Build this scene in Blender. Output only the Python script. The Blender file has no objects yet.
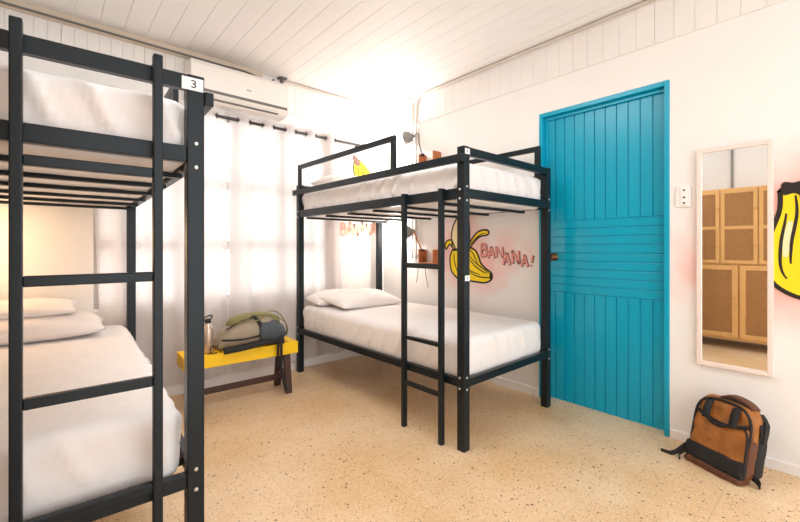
import bpy, bmesh, math, random
from mathutils import Vector, Matrix, noise
random.seed(7)
PI = math.pi
SC = bpy.context.scene
COL = SC.collection

# ------------------------------------------------------------------ materials
def lin(c):
    return c / 12.92 if c <= 0.04045 else ((c + 0.055) / 1.055) ** 2.4
def rgb(h):
    h = h.lstrip('#')
    return tuple(lin(int(h[i:i + 2], 16) / 255) for i in (0, 2, 4)) + (1.0,)
def mat(name, colour, rough=0.6, metal=0.0, var=0.0, vscale=8.0, bump=0.0, bscale=40.0, spec=0.5, stretch=(1, 1, 1), sheen=0.0, coat=0.0):
    m = bpy.data.materials.new(name); m.use_nodes = True
    nt = m.node_tree; N = nt.nodes; Lk = nt.links
    b = N['Principled BSDF']
    b.inputs['Base Color'].default_value = rgb(colour)
    b.inputs['Roughness'].default_value = rough
    b.inputs['Metallic'].default_value = metal
    b.inputs['Specular IOR Level'].default_value = spec
    b.inputs['Sheen Weight'].default_value = sheen
    b.inputs['Coat Weight'].default_value = coat
    b.inputs['Coat Roughness'].default_value = 0.12
    tc = N.new('ShaderNodeTexCoord'); mp = N.new('ShaderNodeMapping')
    mp.inputs['Scale'].default_value = stretch
    Lk.new(tc.outputs['Object'], mp.inputs['Vector'])
    n = N.new('ShaderNodeTexNoise'); n.inputs['Scale'].default_value = vscale; n.inputs['Detail'].default_value = 5
    Lk.new(mp.outputs[0], n.inputs['Vector'])
    mx = N.new('ShaderNodeMix'); mx.data_type = 'RGBA'; mx.blend_type = 'MULTIPLY'
    rp = N.new('ShaderNodeValToRGB')
    lo = 1 - var
    rp.color_ramp.elements[0].position = .3; rp.color_ramp.elements[0].color = (lo, lo, lo, 1)
    rp.color_ramp.elements[1].position = .7; rp.color_ramp.elements[1].color = (1, 1, 1, 1)
    Lk.new(n.outputs['Fac'], rp.inputs[0])
    mx.inputs['Factor'].default_value = 1.0
    mx.inputs['A'].default_value = rgb(colour)
    Lk.new(rp.outputs[0], mx.inputs['B'])
    Lk.new(mx.outputs['Result'], b.inputs['Base Color'])
    if bump > 0:
        n2 = N.new('ShaderNodeTexNoise'); n2.inputs['Scale'].default_value = bscale; n2.inputs['Detail'].default_value = 4
        Lk.new(mp.outputs[0], n2.inputs['Vector'])
        bp = N.new('ShaderNodeBump'); bp.inputs['Strength'].default_value = bump; bp.inputs['Distance'].default_value = .01
        Lk.new(n2.outputs['Fac'], bp.inputs['Height']); Lk.new(bp.outputs[0], b.inputs['Normal'])
    return m

M = {}
M['wall'] = mat('wall_paint', '#f4efea', .75, var=.03, vscale=3, bump=.04, bscale=60)
M['plank'] = mat('white_plank_paint', '#f3ede8', .55, var=.03, vscale=4)
M['ceiling'] = mat('ceiling_paint', '#f5f0ec', .6, var=.02, vscale=3)
M['base'] = mat('baseboard_paint', '#f3ede8', .45, var=.02)
M['black'] = mat('black_steel', '#141c21', .36, .0, var=.12, vscale=9, bump=.02, bscale=120, spec=.3)
M['bolt'] = mat('bolt_steel', '#d5d5d2', .3, .8)
M['sheet'] = mat('white_sheet', '#f1eae6', .85, var=.03, vscale=5, bump=.3, bscale=14, stretch=(1, .45, 1.5), sheen=.2)
M['pillow'] = mat('white_pillowcase', '#f3e9e3', .85, var=.02, vscale=6, bump=.1, bscale=30, sheen=.2)
M['teal'] = mat('teal_gloss_paint', '#00a2c2', .27, var=.05, vscale=4, bump=.03, bscale=30, spec=.42, stretch=(1, 1, .3))
M['brass'] = mat('aged_brass', '#7a5a3a', .3, .9, var=.2)
M['yellow'] = mat('yellow_paint', '#ffcc00', .5, var=.05, vscale=6)
M['darkwood'] = mat('dark_stained_wood', '#4a2a20', .5, var=.35, vscale=9, stretch=(.4, 4, 4))
M['tan'] = mat('tan_waxed_canvas', '#b46f2c', .6, var=.45, vscale=16, bump=.35, bscale=45)
M['tandark'] = mat('brown_leather', '#6a3a1e', .55, var=.35, vscale=14, bump=.1, bscale=60)
M['webbing'] = mat('black_webbing', '#1c191a', .75, var=.2, vscale=40, bump=.1, bscale=200)
M['packtan'] = mat('beige_nylon', '#a3927b', .7, var=.2, vscale=18, bump=.25, bscale=30)
M['packslate'] = mat('slate_nylon', '#464f54', .65, var=.25, vscale=16, bump=.2, bscale=35)
M['packolive'] = mat('olive_nylon', '#85804a', .7, var=.2, vscale=16, bump=.2, bscale=35)
M['steel'] = mat('brushed_steel', '#c9b5a6', .32, .7, var=.06, vscale=20, stretch=(8, 8, .3))
M['capblack'] = mat('black_plastic', '#1b1a1c', .45)
M['ac'] = mat('white_plastic', '#f3ebe3', .4, var=.01)
M['acdark'] = mat('grey_louvre', '#6f6a64', .5)
M['duct'] = mat('cream_duct_plastic', '#dccbb6', .5, var=.05)
M['pipe'] = mat('painted_conduit', '#d6cbc0', .45, .1, var=.05)
M['lampgrey'] = mat('grey_enamel', '#8b8680', .4, .3, var=.05)
M['blockwood'] = mat('orange_wood', '#c0703a', .55, var=.25, vscale=12, stretch=(1, 4, .7))
M['mirframe'] = mat('pale_pink_wood', '#f1dfd4', .5, var=.05, vscale=10, stretch=(3, 3, .4))
M['pine'] = mat('light_pine', '#e0ab68', .5, var=.16, vscale=9, stretch=(4, 4, .5))
M['socket'] = mat('white_socket_plastic', '#f7f2ee', .35)
M['hole'] = mat('dark_socket_hole', '#2a2220', .6)
M['label'] = mat('sticker_white', '#eceef0', .5)
M['ink'] = mat('black_ink', '#15130f', .6)
M['rod'] = mat('dark_bronze_rod', '#4a4646', .35, .6, var=.1)
M['cable'] = mat('black_cable', '#2c2826', .5)
M['pline'] = mat('mural_black_paint', '#241a14', .7, var=.1, vscale=30)
M['pyellow'] = mat('mural_yellow_paint', '#ffdd12', .7, var=.06, vscale=12)
M['pcream'] = mat('mural_cream_paint', '#fbe9b6', .7, var=.04, vscale=12)
M['ppink'] = mat('mural_salmon_paint', '#f7a79d', .7, var=.06, vscale=30)
M['pshadow'] = mat('mural_brown_paint', '#6a3330', .7, var=.1, vscale=30)
M['pglowpale'] = mat('glow_paled_salmon_paint', '#f6c0a8', .7, var=.06, vscale=30)  # salmon lettering, paled in its colour to imitate the glow over it
M['pbrown'] = mat('mural_brown_tip_paint', '#7a5844', .7, var=.1, vscale=30)
M['frame_w'] = mat('window_frame_paint', '#cfc7c0', .5)

def wall_pink(name, blobs):
    """wall paint with soft sprayed pink paint around the murals (real paint on the wall)"""
    m = mat(name, '#f4efea', .75, var=.03, vscale=3, bump=.04, bscale=60)
    nt = m.node_tree; N = nt.nodes; Lk = nt.links
    b = N['Principled BSDF']
    src = b.inputs['Base Color'].links[0].from_socket
    geo = N.new('ShaderNodeNewGeometry')
    nz = N.new('ShaderNodeTexNoise'); nz.inputs['Scale'].default_value = 5; nz.inputs['Detail'].default_value = 3
    Lk.new(geo.outputs['Position'], nz.inputs['Vector'])
    acc = None
    for (p, r, k) in blobs:
        d = N.new('ShaderNodeVectorMath'); d.operation = 'DISTANCE'
        d.inputs[1].default_value = p
        Lk.new(geo.outputs['Position'], d.inputs[0])
        ad = N.new('ShaderNodeMath'); ad.operation = 'MULTIPLY_ADD'
        ad.inputs[1].default_value = .30; Lk.new(nz.outputs['Fac'], ad.inputs[0]); Lk.new(d.outputs['Value'], ad.inputs[2])
        mr = N.new('ShaderNodeMapRange'); mr.interpolation_type = 'SMOOTHSTEP'
        mr.inputs['From Min'].default_value = r + .15; mr.inputs['From Max'].default_value = r * .35 + .1
        mr.inputs['To Min'].default_value = 0; mr.inputs['To Max'].default_value = k
        Lk.new(ad.outputs[0], mr.inputs['Value'])
        if acc is None: acc = mr.outputs[0]
        else:
            mm = N.new('ShaderNodeMath'); mm.operation = 'MAXIMUM'
            Lk.new(acc, mm.inputs[0]); Lk.new(mr.outputs[0], mm.inputs[1]); acc = mm.outputs[0]
    mx = N.new('ShaderNodeMix'); mx.data_type = 'RGBA'
    Lk.new(acc, mx.inputs['Factor']); Lk.new(src, mx.inputs['A']); mx.inputs['B'].default_value = rgb('#f79e8e')
    Lk.new(mx.outputs['Result'], b.inputs['Base Color'])
    return m

def make_floor():
    m = bpy.data.materials.new('terrazzo'); m.use_nodes = True
    nt = m.node_tree; N = nt.nodes; Lk = nt.links; b = N['Principled BSDF']
    geo = N.new('ShaderNodeNewGeometry')
    base = N.new('ShaderNodeTexNoise'); base.inputs['Scale'].default_value = 2.2; base.inputs['Detail'].default_value = 6
    Lk.new(geo.outputs['Position'], base.inputs['Vector'])
    cr = N.new('ShaderNodeValToRGB')
    cr.color_ramp.elements[0].position = .35; cr.color_ramp.elements[0].color = rgb('#e2ba88')
    cr.color_ramp.elements[1].position = .68; cr.color_ramp.elements[1].color = rgb('#eecfa8')
    Lk.new(base.outputs['Fac'], cr.inputs[0])
    cur = cr.outputs[0]
    def chips(scale, thr, colour, amt, seed):
        nonlocal cur
        mp = N.new('ShaderNodeMapping'); mp.inputs['Location'].default_value = (seed, seed * 1.7, 0)
        Lk.new(geo.outputs['Position'], mp.inputs['Vector'])
        v = N.new('ShaderNodeTexVoronoi'); v.inputs['Scale'].default_value = scale
        Lk.new(mp.outputs[0], v.inputs['Vector'])
        sp = N.new('ShaderNodeSeparateColor'); Lk.new(v.outputs['Color'], sp.inputs[0])
        g = N.new('ShaderNodeMath'); g.operation = 'GREATER_THAN'; g.inputs[1].default_value = thr
        Lk.new(sp.outputs[0], g.inputs[0])
        l = N.new('ShaderNodeMath'); l.operation = 'LESS_THAN'
        sz = N.new('ShaderNodeMath'); sz.operation = 'MULTIPLY_ADD'; sz.inputs[1].default_value = .32; sz.inputs[2].default_value = .08
        Lk.new(sp.outputs[1], sz.inputs[0]); Lk.new(v.outputs['Distance'], l.inputs[0]); Lk.new(sz.outputs[0], l.inputs[1])
        a = N.new('ShaderNodeMath'); a.operation = 'MULTIPLY'; Lk.new(g.outputs[0], a.inputs[0]); Lk.new(l.outputs[0], a.inputs[1])
        a2 = N.new('ShaderNodeMath'); a2.operation = 'MULTIPLY'; a2.inputs[1].default_value = amt; Lk.new(a.outputs[0], a2.inputs[0])
        mx = N.new('ShaderNodeMix'); mx.data_type = 'RGBA'
        Lk.new(a2.outputs[0], mx.inputs['Factor']); Lk.new(cur, mx.inputs['A']); mx.inputs['B'].default_value = rgb(colour)
        cur = mx.outputs['Result']
    chips(120, .35, '#fbeacb', .65, 0)
    chips(95, .5, '#b8834c', .7, 3.3)
    chips(105, .85, '#5a3418', .85, 7.7)
    chips(62, .94, '#43230f', .9, 12.1)
    br = N.new('ShaderNodeTexBrick'); br.offset = 0; br.inputs['Scale'].default_value = 1
    br.inputs['Brick Width'].default_value = .4; br.inputs['Row Height'].default_value = .4; br.inputs['Mortar Size'].default_value = .0022
    br.inputs['Color1'].default_value = (1, 1, 1, 1); br.inputs['Color2'].default_value = (.96, .96, .96, 1); br.inputs['Mortar'].default_value = (.86, .84, .82, 1)
    Lk.new(geo.outputs['Position'], br.inputs['Vector'])
    mx = N.new('ShaderNodeMix'); mx.data_type = 'RGBA'; mx.blend_type = 'MULTIPLY'; mx.inputs['Factor'].default_value = 1
    Lk.new(cur, mx.inputs['A']); Lk.new(br.outputs['Color'], mx.inputs['B'])
    Lk.new(mx.outputs['Result'], b.inputs['Base Color'])
    b.inputs['Roughness'].default_value = .3; b.inputs['Specular IOR Level'].default_value = .6
    return m
M['floor'] = make_floor()

def make_curtain():
    m = bpy.data.materials.new('sheer_curtain'); m.use_nodes = True
    nt = m.node_tree; N = nt.nodes; Lk = nt.links
    for n in list(N): N.remove(n)
    out = N.new('ShaderNodeOutputMaterial')
    tc = N.new('ShaderNodeTexCoord')
    w = N.new('ShaderNodeTexWave'); w.bands_direction = 'Z'; w.inputs['Scale'].default_value = 22; w.inputs['Distortion'].default_value = 1.5; w.inputs['Detail'].default_value = 3
    Lk.new(tc.outputs['Object'], w.inputs['Vector'])
    cr = N.new('ShaderNodeValToRGB')
    cr.color_ramp.elements[0].color = rgb('#e3dbd8'); cr.color_ramp.elements[1].color = rgb('#eee6e3')
    Lk.new(w.outputs['Fac'], cr.inputs[0])
    df = N.new('ShaderNodeBsdfDiffuse'); tl = N.new('ShaderNodeBsdfTranslucent'); tr = N.new('ShaderNodeBsdfTransparent')
    Lk.new(cr.outputs[0], df.inputs['Color']); Lk.new(cr.outputs[0], tl.inputs['Color'])
    m1 = N.new('ShaderNodeMixShader'); m1.inputs[0].default_value = .5
    Lk.new(df.outputs[0], m1.inputs[1]); Lk.new(tl.outputs[0], m1.inputs[2])
    m2 = N.new('ShaderNodeMixShader'); m2.inputs[0].default_value = .05
    Lk.new(m1.outputs[0], m2.inputs[1]); Lk.new(tr.outputs[0], m2.inputs[2])
    Lk.new(m2.outputs[0], out.inputs[0])
    return m
M['curtain'] = make_curtain()

def make_mirror():
    m = bpy.data.materials.new('mirror_glass'); m.use_nodes = True
    b = m.node_tree.nodes['Principled BSDF']
    b.inputs['Base Color'].default_value = (.93, .94, .94, 1); b.inputs['Metallic'].default_value = 1; b.inputs['Roughness'].default_value = .02
    return m
M['mirror'] = make_mirror()

def make_rattan():
    m = mat('rattan_weave', '#b58049', .65, var=.15, vscale=20)
    nt = m.node_tree; N = nt.nodes; Lk = nt.links; b = N['Principled BSDF']
    src = b.inputs['Base Color'].links[0].from_socket
    tc = N.new('ShaderNodeTexCoord')
    ck = N.new('ShaderNodeTexChecker'); ck.inputs['Scale'].default_value = 160
    ck.inputs['Color1'].default_value = (1, 1, 1, 1); ck.inputs['Color2'].default_value = (.6, .55, .5, 1)
    Lk.new(tc.outputs['Object'], ck.inputs['Vector'])
    mx = N.new('ShaderNodeMix'); mx.data_type = 'RGBA'; mx.blend_type = 'MULTIPLY'; mx.inputs['Factor'].default_value = 1
    Lk.new(src, mx.inputs['A']); Lk.new(ck.outputs['Color'], mx.inputs['B']); Lk.new(mx.outputs['Result'], b.inputs['Base Color'])
    return m
M['rattan'] = make_rattan()

def emis(name, colour, s):
    m = bpy.data.materials.new(name); m.use_nodes = True
    b = m.node_tree.nodes['Principled BSDF']
    b.inputs['Base Color'].default_value = rgb(colour)
    b.inputs['Emission Color'].default_value = rgb(colour); b.inputs['Emission Strength'].default_value = s
    return m
M['bulb'] = emis('lit_bulb', '#fff2e0', 6)

# ------------------------------------------------------------------ mesh helpers
class MB:
    def __init__(s, xf=None):
        s.bm = bmesh.new(); s.xf = xf
    def P(s, p):
        p = Vector(p)
        return s.xf(p) if s.xf else p
    def box(s, a, b):
        x0, y0, z0 = a; x1, y1, z1 = b
        v = [s.bm.verts.new(s.P(p)) for p in ((x0, y0, z0), (x1, y0, z0), (x1, y1, z0), (x0, y1, z0), (x0, y0, z1), (x1, y0, z1), (x1, y1, z1), (x0, y1, z1))]
        for f in ((0, 3, 2, 1), (4, 5, 6, 7), (0, 1, 5, 4), (1, 2, 6, 5), (2, 3, 7, 6), (3, 0, 4, 7)):
            s.bm.faces.new([v[i] for i in f])
        return s
    def hexa(s, pts):
        v = [s.bm.verts.new(s.P(p)) for p in pts]
        for f in ((0, 3, 2, 1), (4, 5, 6, 7), (0, 1, 5, 4), (1, 2, 6, 5), (2, 3, 7, 6), (3, 0, 4, 7)):
            s.bm.faces.new([v[i] for i in f])
        return s
    def bar(s, p0, p1, w, h, up=(0, 0, 1)):
        p0, p1 = Vector(p0), Vector(p1); d = (p1 - p0).normalized(); up = Vector(up)
        a = d.cross(up).normalized() * w / 2; b = a.cross(d).normalized() * h / 2
        return s.hexa([p0 - a - b, p0 + a - b, p0 + a + b, p0 - a + b, p1 - a - b, p1 + a - b, p1 + a + b, p1 - a + b])
    def rings(s, rings, cap=True, closed=True):
        R = [[s.bm.verts.new(s.P(p)) for p in r] for r in rings]
        n = len(R[0])
        for i in range(len(R) - 1):
            for j in range(n if closed else n - 1):
                k = (j + 1) % n
                s.bm.faces.new((R[i][j], R[i][k], R[i + 1][k], R[i + 1][j]))
        if cap and closed:
            s.bm.faces.new(R[0][::-1]); s.bm.faces.new(R[-1])
        return s
    def tube(s, pts, r, n=8, rad=None):
        pts = [Vector(p) for p in pts]; out = []
        prev = None
        for i, p in enumerate(pts):
            t = (pts[min(i + 1, len(pts) - 1)] - pts[max(i - 1, 0)]).normalized()
            if prev is None:
                a = t.cross(Vector((0, 0, 1)))
                if a.length < .01: a = t.cross(Vector((1, 0, 0)))
            else:
                a = prev - t * prev.dot(t)
            a.normalize(); prev = a; b = t.cross(a)
            rr = rad[i] if rad else r
            out.append([p + a * rr * math.cos(2 * PI * k / n) + b * rr * math.sin(2 * PI * k / n) for k in range(n)])
        return s.rings(out)
    def strap(s, pts, w, t, side):
        """flat webbing along pts; side = width direction"""
        pts = [Vector(p) for p in pts]; side = Vector(side).normalized(); out = []
        for i, p in enumerate(pts):
            d = (pts[min(i + 1, len(pts) - 1)] - pts[max(i - 1, 0)]).normalized()
            sd = (side - d * side.dot(d)).normalized(); nn = d.cross(sd) * t / 2; sd = sd * w / 2
            out.append([p - sd - nn, p + sd - nn, p + sd + nn, p - sd + nn])
        return s.rings(out)
    def lathe(s, prof, centre, axis=(0, 0, 1), n=20, cap=True):
        ax = Vector(axis).normalized(); a = ax.orthogonal().normalized(); b = ax.cross(a); c = Vector(centre)
        return s.rings([[c + ax * z + (a * math.cos(2 * PI * k / n) + b * math.sin(2 * PI * k / n)) * r for k in range(n)] for r, z in prof], cap=cap)
    def build(s, name, material, parent=None, bevel=0, smooth=False, subsurf=0, auto=False):
        bmesh.ops.recalc_face_normals(s.bm, faces=s.bm.faces)
        me = bpy.data.meshes.new(name); s.bm.to_mesh(me); s.bm.free()
        if smooth:
            for p in me.polygons: p.use_smooth = True
        me.materials.append(material)
        o = bpy.data.objects.new(name, me); COL.objects.link(o)
        if parent: o.parent = parent
        if bevel:
            md = o.modifiers.new('bevel', 'BEVEL'); md.width = bevel; md.segments = 2; md.limit_method = 'ANGLE'
        if subsurf:
            md = o.modifiers.new('sub', 'SUBSURF'); md.levels = subsurf; md.render_levels = subsurf
        return o

def tag(o, label, cat, group=None):
    o['label'] = label; o['category'] = cat
    if group: o['group'] = group
    return o
def thing(name, label, cat, loc=(0, 0, 0), rz=0, group=None):
    o = bpy.data.objects.new(name, None); o.empty_display_size = .1; COL.objects.link(o)
    o.location = loc; o.rotation_euler = (0, 0, rz)
    return tag(o, label, cat, group)
def struct(o):
    o['kind'] = 'structure'; return o

def catmull(pts, n=6, closed=False):
    P = [Vector(p) for p in pts]; L = len(P); out = []
    rng = range(L if closed else L - 1)
    for i in rng:
        g = (lambda k: P[k % L]) if closed else (lambda k: P[max(0, min(L - 1, k))])
        p0, p1, p2, p3 = g(i - 1), g(i), g(i + 1), g(i + 2)
        for k in range(n):
            t = k / n
            out.append(.5 * ((2 * p1) + (p2 - p0) * t + (2 * p0 - 5 * p1 + 4 * p2 - p3) * t * t + (3 * p1 - p0 - 3 * p2 + p3) * t ** 3))
    if not closed: out.append(P[-1])
    return out

# 2D paint on a wall plane: f2(u, v, n) -> world point
def poly_paint(name, pts, f, z0, z1, material, parent):
    b = bmesh.new()
    lo = [b.verts.new(f(p[0], p[1], z0)) for p in pts]; hi = [b.verts.new(f(p[0], p[1], z1)) for p in pts]
    n = len(pts); edges = []
    b.faces.new(hi)
    for i in range(n):
        b.faces.new((lo[i], lo[(i + 1) % n], hi[(i + 1) % n], hi[i]))
    bmesh.ops.triangulate(b, faces=[fc for fc in b.faces if len(fc.verts) > 4])
    m = MB(); m.bm.free(); m.bm = b
    return m.build(name, material, parent)
def stroke_into(mb, pts, w, f, z0, z1, taper=False):
    P = [Vector((p[0], p[1])) for p in pts]; rings = []; L = len(P)
    for i, p in enumerate(P):
        d = (P[min(i + 1, L - 1)] - P[max(i - 1, 0)])
        if d.length < 1e-9: d = Vector((1, 0))
        d.normalize(); nn = Vector((-d.y, d.x))
        ww = w
        if taper:
            t = i / (L - 1); ww = w * (.45 + .55 * math.sin(PI * min(1, max(0, t * .9 + .05))))
        a = p + nn * ww / 2; b = p - nn * ww / 2
        rings.append([f(a.x, a.y, z0), f(b.x, b.y, z0), f(b.x, b.y, z1), f(a.x, a.y, z1)])
    mb.rings(rings)

# ------------------------------------------------------------------ room
XR, YB, ZC, XL, YF = 2.72, 3.41, 2.61, -.66, -1.6
struct(MB().box((XL - .1, YF, -.1), (XR + .1, YB + .1, 0)).build('floor', M['floor']))
mb = MB(); mb.box((XL - .1, YF, ZC + .012), (XR + .1, YB + .1, ZC + .1))
x = XL
while x < XR:
    mb.box((x + .001, YF, ZC), (min(x + .129, XR), YB, ZC + .012)); x += .13
struct(mb.build('ceiling', M['ceiling'], bevel=.0012))
# back wall with the window opening
WX0, WX1, WZ0, WZ1 = .22, 1.99, .68, 2.2
mb = MB()
mb.box((XL - .1, YB, 0), (WX0, YB + .1, ZC)); mb.box((WX1, YB, 0), (XR + .1, YB + .1, ZC))
mb.box((WX0, YB, 0), (WX1, YB + .1, WZ0)); mb.box((WX0, YB, WZ1), (WX1, YB + .1, ZC))
struct(mb.build('wall_back', M['wall']))
DY0, DY1, DZ = .724, 1.56, 2.098
mw = wall_pink('right_wall_paint', [((XR, 2.3, 1.1), .46, .6), ((XR, 2.1, .95), .34, .6), ((XR, 1.85, 1.08), .26, .4), ((XR, .10, 1.15), .62, .8), ((XR, .55, 1.0), .26, .5)])
mb = MB()
mb.box((XR, YF, 0), (XR + .1, DY0, ZC)); mb.box((XR, DY1, 0), (XR + .1, YB, ZC)); mb.box((XR, DY0, DZ), (XR + .1, DY1, ZC))
struct(mb.build('wall_right', mw))
struct(MB().box((XL - .1, YF, 0), (XL, YB, ZC)).build('wall_left', M['wall']))
# planked bands under the ceiling
ZB = 2.332
mb = MB(); x = XL
while x < XR - .002:
    mb.box((x + .0008, YB - .010, ZB), (min(x + .0642, XR - .012), YB + .005, ZC - .001)); x += .065
struct(mb.build('trim_1', M['plank'], bevel=.001))
mb = MB(); y = YF; k = 0
while y < YB - .012:
    w = .10
    mb.box((XR - .010, y + .0007, ZB), (XR + .005, min(y + w - .0007, YB - .011), ZC - .001)); y += w; k += 1
struct(mb.build('trim_2', M['plank'], bevel=.001))
# baseboards
mb = MB(); mb.box((XR - .012, YF, 0), (XR + .002, DY0 - .004, .052)); mb.box((XR - .012, DY1 + .01, 0), (XR + .002, YB, .062))
struct(mb.build('baseboard_right', M['base'], bevel=.003))
struct(MB().box((XL, YB - .014, 0), (XR - .013, YB + .002, .07)).build('baseboard_back', M['base'], bevel=.003))
struct(MB().box((XL - .002, YF, 0), (XL + .012, YB - .015, .06)).build('baseboard_left', M['base'], bevel=.003))
# window
mb = MB(); fx = .07
mb.box((WX0, YB + .03, WZ0), (WX1, YB + .07, WZ0 + .04)); mb.box((WX0, YB + .03, WZ1 - .04), (WX1, YB + .07, WZ1))
for cx in (WX0, .38, .77, 1.16, 1.56, WX1):
    mb.box((max(WX0, cx - .035), YB + .03, WZ0 + .04), (min(WX1, cx + .035), YB + .07, WZ1 - .04))
win = struct(mb.build('window_1', M['frame_w'], bevel=.004))
mb = MB()
for z in (1.13, 1.62): mb.box((WX0, YB + .035, z - .035), (WX1, YB + .065, z + .035))
mb.build('glazing_bar', M['frame_w'], win, bevel=.004)
MB().box((WX0, YB - .004, WZ0 - .01), (WX1, YB + .03, WZ0 + .012)).build('window_sill', M['base'], win, bevel=.004)

# unseen wall added outside the window to dim the sky behind the curtains
struct(MB().box((-3, 5.2, -1), (6, 5.4, 3.6)).build('wall_sky_dimmer', M['wall']))

# ------------------------------------------------------------------ teal door
XD = XR + .048
mb = MB(); mb.box((XD + .007, DY0 + .03, .006), (XD + .035, DY1 - .03, DZ - .04))
g = .003
a, b_ = DY0 + .031, DY1 - .031
edges_up = [a + (b_ - a) * i / 11 for i in range(12)]
for i in range(11):
    mb.box((XD, edges_up[i] + g, 1.305), (XD + .0075, edges_up[i + 1] - g, DZ - .041))
    mb.box((XD, edges_up[i] + g, .008), (XD + .0075, edges_up[i + 1] - g, .788))
nb = 9
for i in range(nb):
    z0 = .79 + (1.303 - .79) * i / nb; z1 = .79 + (1.303 - .79) * (i + 1) / nb
    mb.box((XD, a + .002, z0 + g * .8), (XD + .006, b_ - .002, z1 - g * .8))
door = struct(mb.build('door_1', M['teal'], bevel=.0016))
mb = MB()
mb.box((XR - .006, DY0, 0), (XR + .09, DY0 + .028, DZ)); mb.box((XR - .006, DY1 - .028, 0), (XR + .09, DY1, DZ))
mb.box((XR - .006, DY0 + .028, DZ - .03), (XR + .09, DY1 - .028, DZ))
mb.box((XR + .028, DY0 + .028, DZ - .052), (XR + .09, DY1 - .028, DZ - .03))
mb.box((XR + .034, DY1 - .046, 0), (XR + .09, DY1 - .028, DZ - .052))
mb.build('door_frame', M['teal'], door, bevel=.003)
mb = MB(); mb.lathe([(.028, 0), (.028, .006), (.011, .010), (.011, .03), (.024, .037), (.029, .048), (.025, .058), (.012, .064)], (XD, 1.464, 1.043), (-1, 0, 0))
mb.build('door_knob', M['brass'], door, smooth=True)

# ------------------------------------------------------------------ bunk beds
BW, BL, PH, PT = .95, 1.92, 1.666, .05
def bunk(name, label, origin, rz, mirror, ladder_on_end, group):
    t = thing(name, label, 'bunk bed', origin, rz, group)
    sx = -1 if mirror else 1
    xf = lambda p: Vector((p.x * sx, p.y, p.z))
    nm = lambda: MB(xf)
    def bolt(parent, cx, cy, cz, ax):
        m = nm(); m.lathe([(.0065, 0), (.0065, .002), (.004, .004)], (cx, cy, cz), ax, n=10); m.build('bolt', M['bolt'], parent, smooth=False)
    for ix, x0 in enumerate((0, BW - PT)):
        for iy, y0 in enumerate((0, BL - PT)):
            po = nm().box((x0, y0, 0), (x0 + PT, y0 + PT, PH)).build('post', M['black'], t, bevel=.003)
            if iy == 0:
                for z in (1.446, 1.37, .402, .337): bolt(po, x0 + .025, y0, z, (0, -1, 0))
            if ix == 0:
                for z in (1.43, 1.38, .40, .34): bolt(po, x0, y0 + (.03 if iy == 0 else .02), z, (-1, 0, 0))
    for y0 in (0.004, BL - .034):
        nm().box((PT, y0, 1.618), (BW - PT, y0 + .03, PH - .001)).build('end_rail', M['black'], t, bevel=.003)
        nm().box((PT, y0, 1.386), (BW - PT, y0 + .03, 1.437)).build('end_rail', M['black'], t, bevel=.003)
        nm().box((PT, y0, .345), (BW - PT, y0 + .03, .391)).build('end_rail', M['black'], t, bevel=.003)
    for x0 in (.004, BW - .034):
        nm().box((x0, PT, 1.38), (x0 + .03, BL - PT, 1.44)).build('side_rail', M['black'], t, bevel=.003)
        nm().box((x0, PT, .345), (x0 + .03, BL - PT, .391)).build('side_rail', M['black'], t, bevel=.003)
    # guard bar outside the posts and guard frame on top of it
    for x0, x1, y0, ya, yb in ((-.027, 0, .55, -.006, BL + .025), (BW - .034, BW - .007, .07, PT, BL - PT)):
        nm().box((x0, ya, 1.575), (x1, yb, 1.619)).build('guard_bar', M['black'], t, bevel=.003)
        m = nm(); y1 = 1.85
        m.box((x0 + .003, y0, 1.619), (x1 - .003, y0 + .04, 1.832)); m.box((x0 + .003, y1 - .04, 1.619), (x1 - .003, y1, 1.832))
        m.box((x0 + .003, y0 + .04, 1.795), (x1 - .003, y1 - .04, 1.832))
        m.build('guard_frame', M['black'], t, bevel=.002)
    for z in (1.352, .33):
        for i in range(6):
            y = .2 + i * .315
            nm().box((.03, y - .016, z + .008), (BW - .03, y + .016, z + .024)).build('slat', M['black'], t, bevel=.002)
    # ladder
    if ladder_on_end:
        st = nm().box((.121, -.032, 0), (.146, -.002, 1.690))
        lad = st.build('ladder', M['black'], t, bevel=.003)
        nm().box((.427, -.032, 0), (.452, -.002, 1.690)).build('ladder_stile', M['black'], lad, bevel=.003)
        for z in (1.336, 1.027, .715, .40):
            nm().box((.146, -.028, z - .014), (.427, -.004, z + .014)).build('rung', M['black'], lad, bevel=.003)
        for x0 in (.123, .429):
            m = nm(); m.box((x0, -.004, PH), (x0 + .021, .046, PH + .008)); m.box((x0, .036, 1.62), (x0 + .021, .044, PH)); m.build('hook', M['black'], lad, bevel=.002)
    else:
        lad = nm().box((-.034, .135, 0), (-.004, .162, 1.445)).build('ladder', M['black'], t, bevel=.003)
        nm().box((-.034, .447, 0), (-.004, .474, 1.445)).build('ladder_stile', M['black'], lad, bevel=.003)
        for z, h in ((1.003, .015), (.56, .012), (.278, .012)):
            nm().box((-.032, .162, z - h), (-.006, .447, z + h)).build('rung', M['black'], lad, bevel=.003)
        for y0 in (.137, .449):
            nm().box((-.006, y0, 1.395), (.006, y0 + .022, 1.445)).build('hook', M['black'], lad, bevel=.002)
    return t, nm

B2O, B2R = (1.674, 1.405, 0), math.radians(.7)
B1O, B1R = (.376, 1.405, 0), math.radians(-2.0)
bed2, nm2 = bunk('bunk_bed', 'black metal bunk bed beside the blue door, ladder on its long side', B2O, B2R, False, False, 'metal bunk beds')
bed1, nm1 = bunk('bunk_bed', 'dark metal bunk bed numbered 3 in the left foreground, ladder on its end', B1O, B1R, True, True, 'metal bunk beds')
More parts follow.
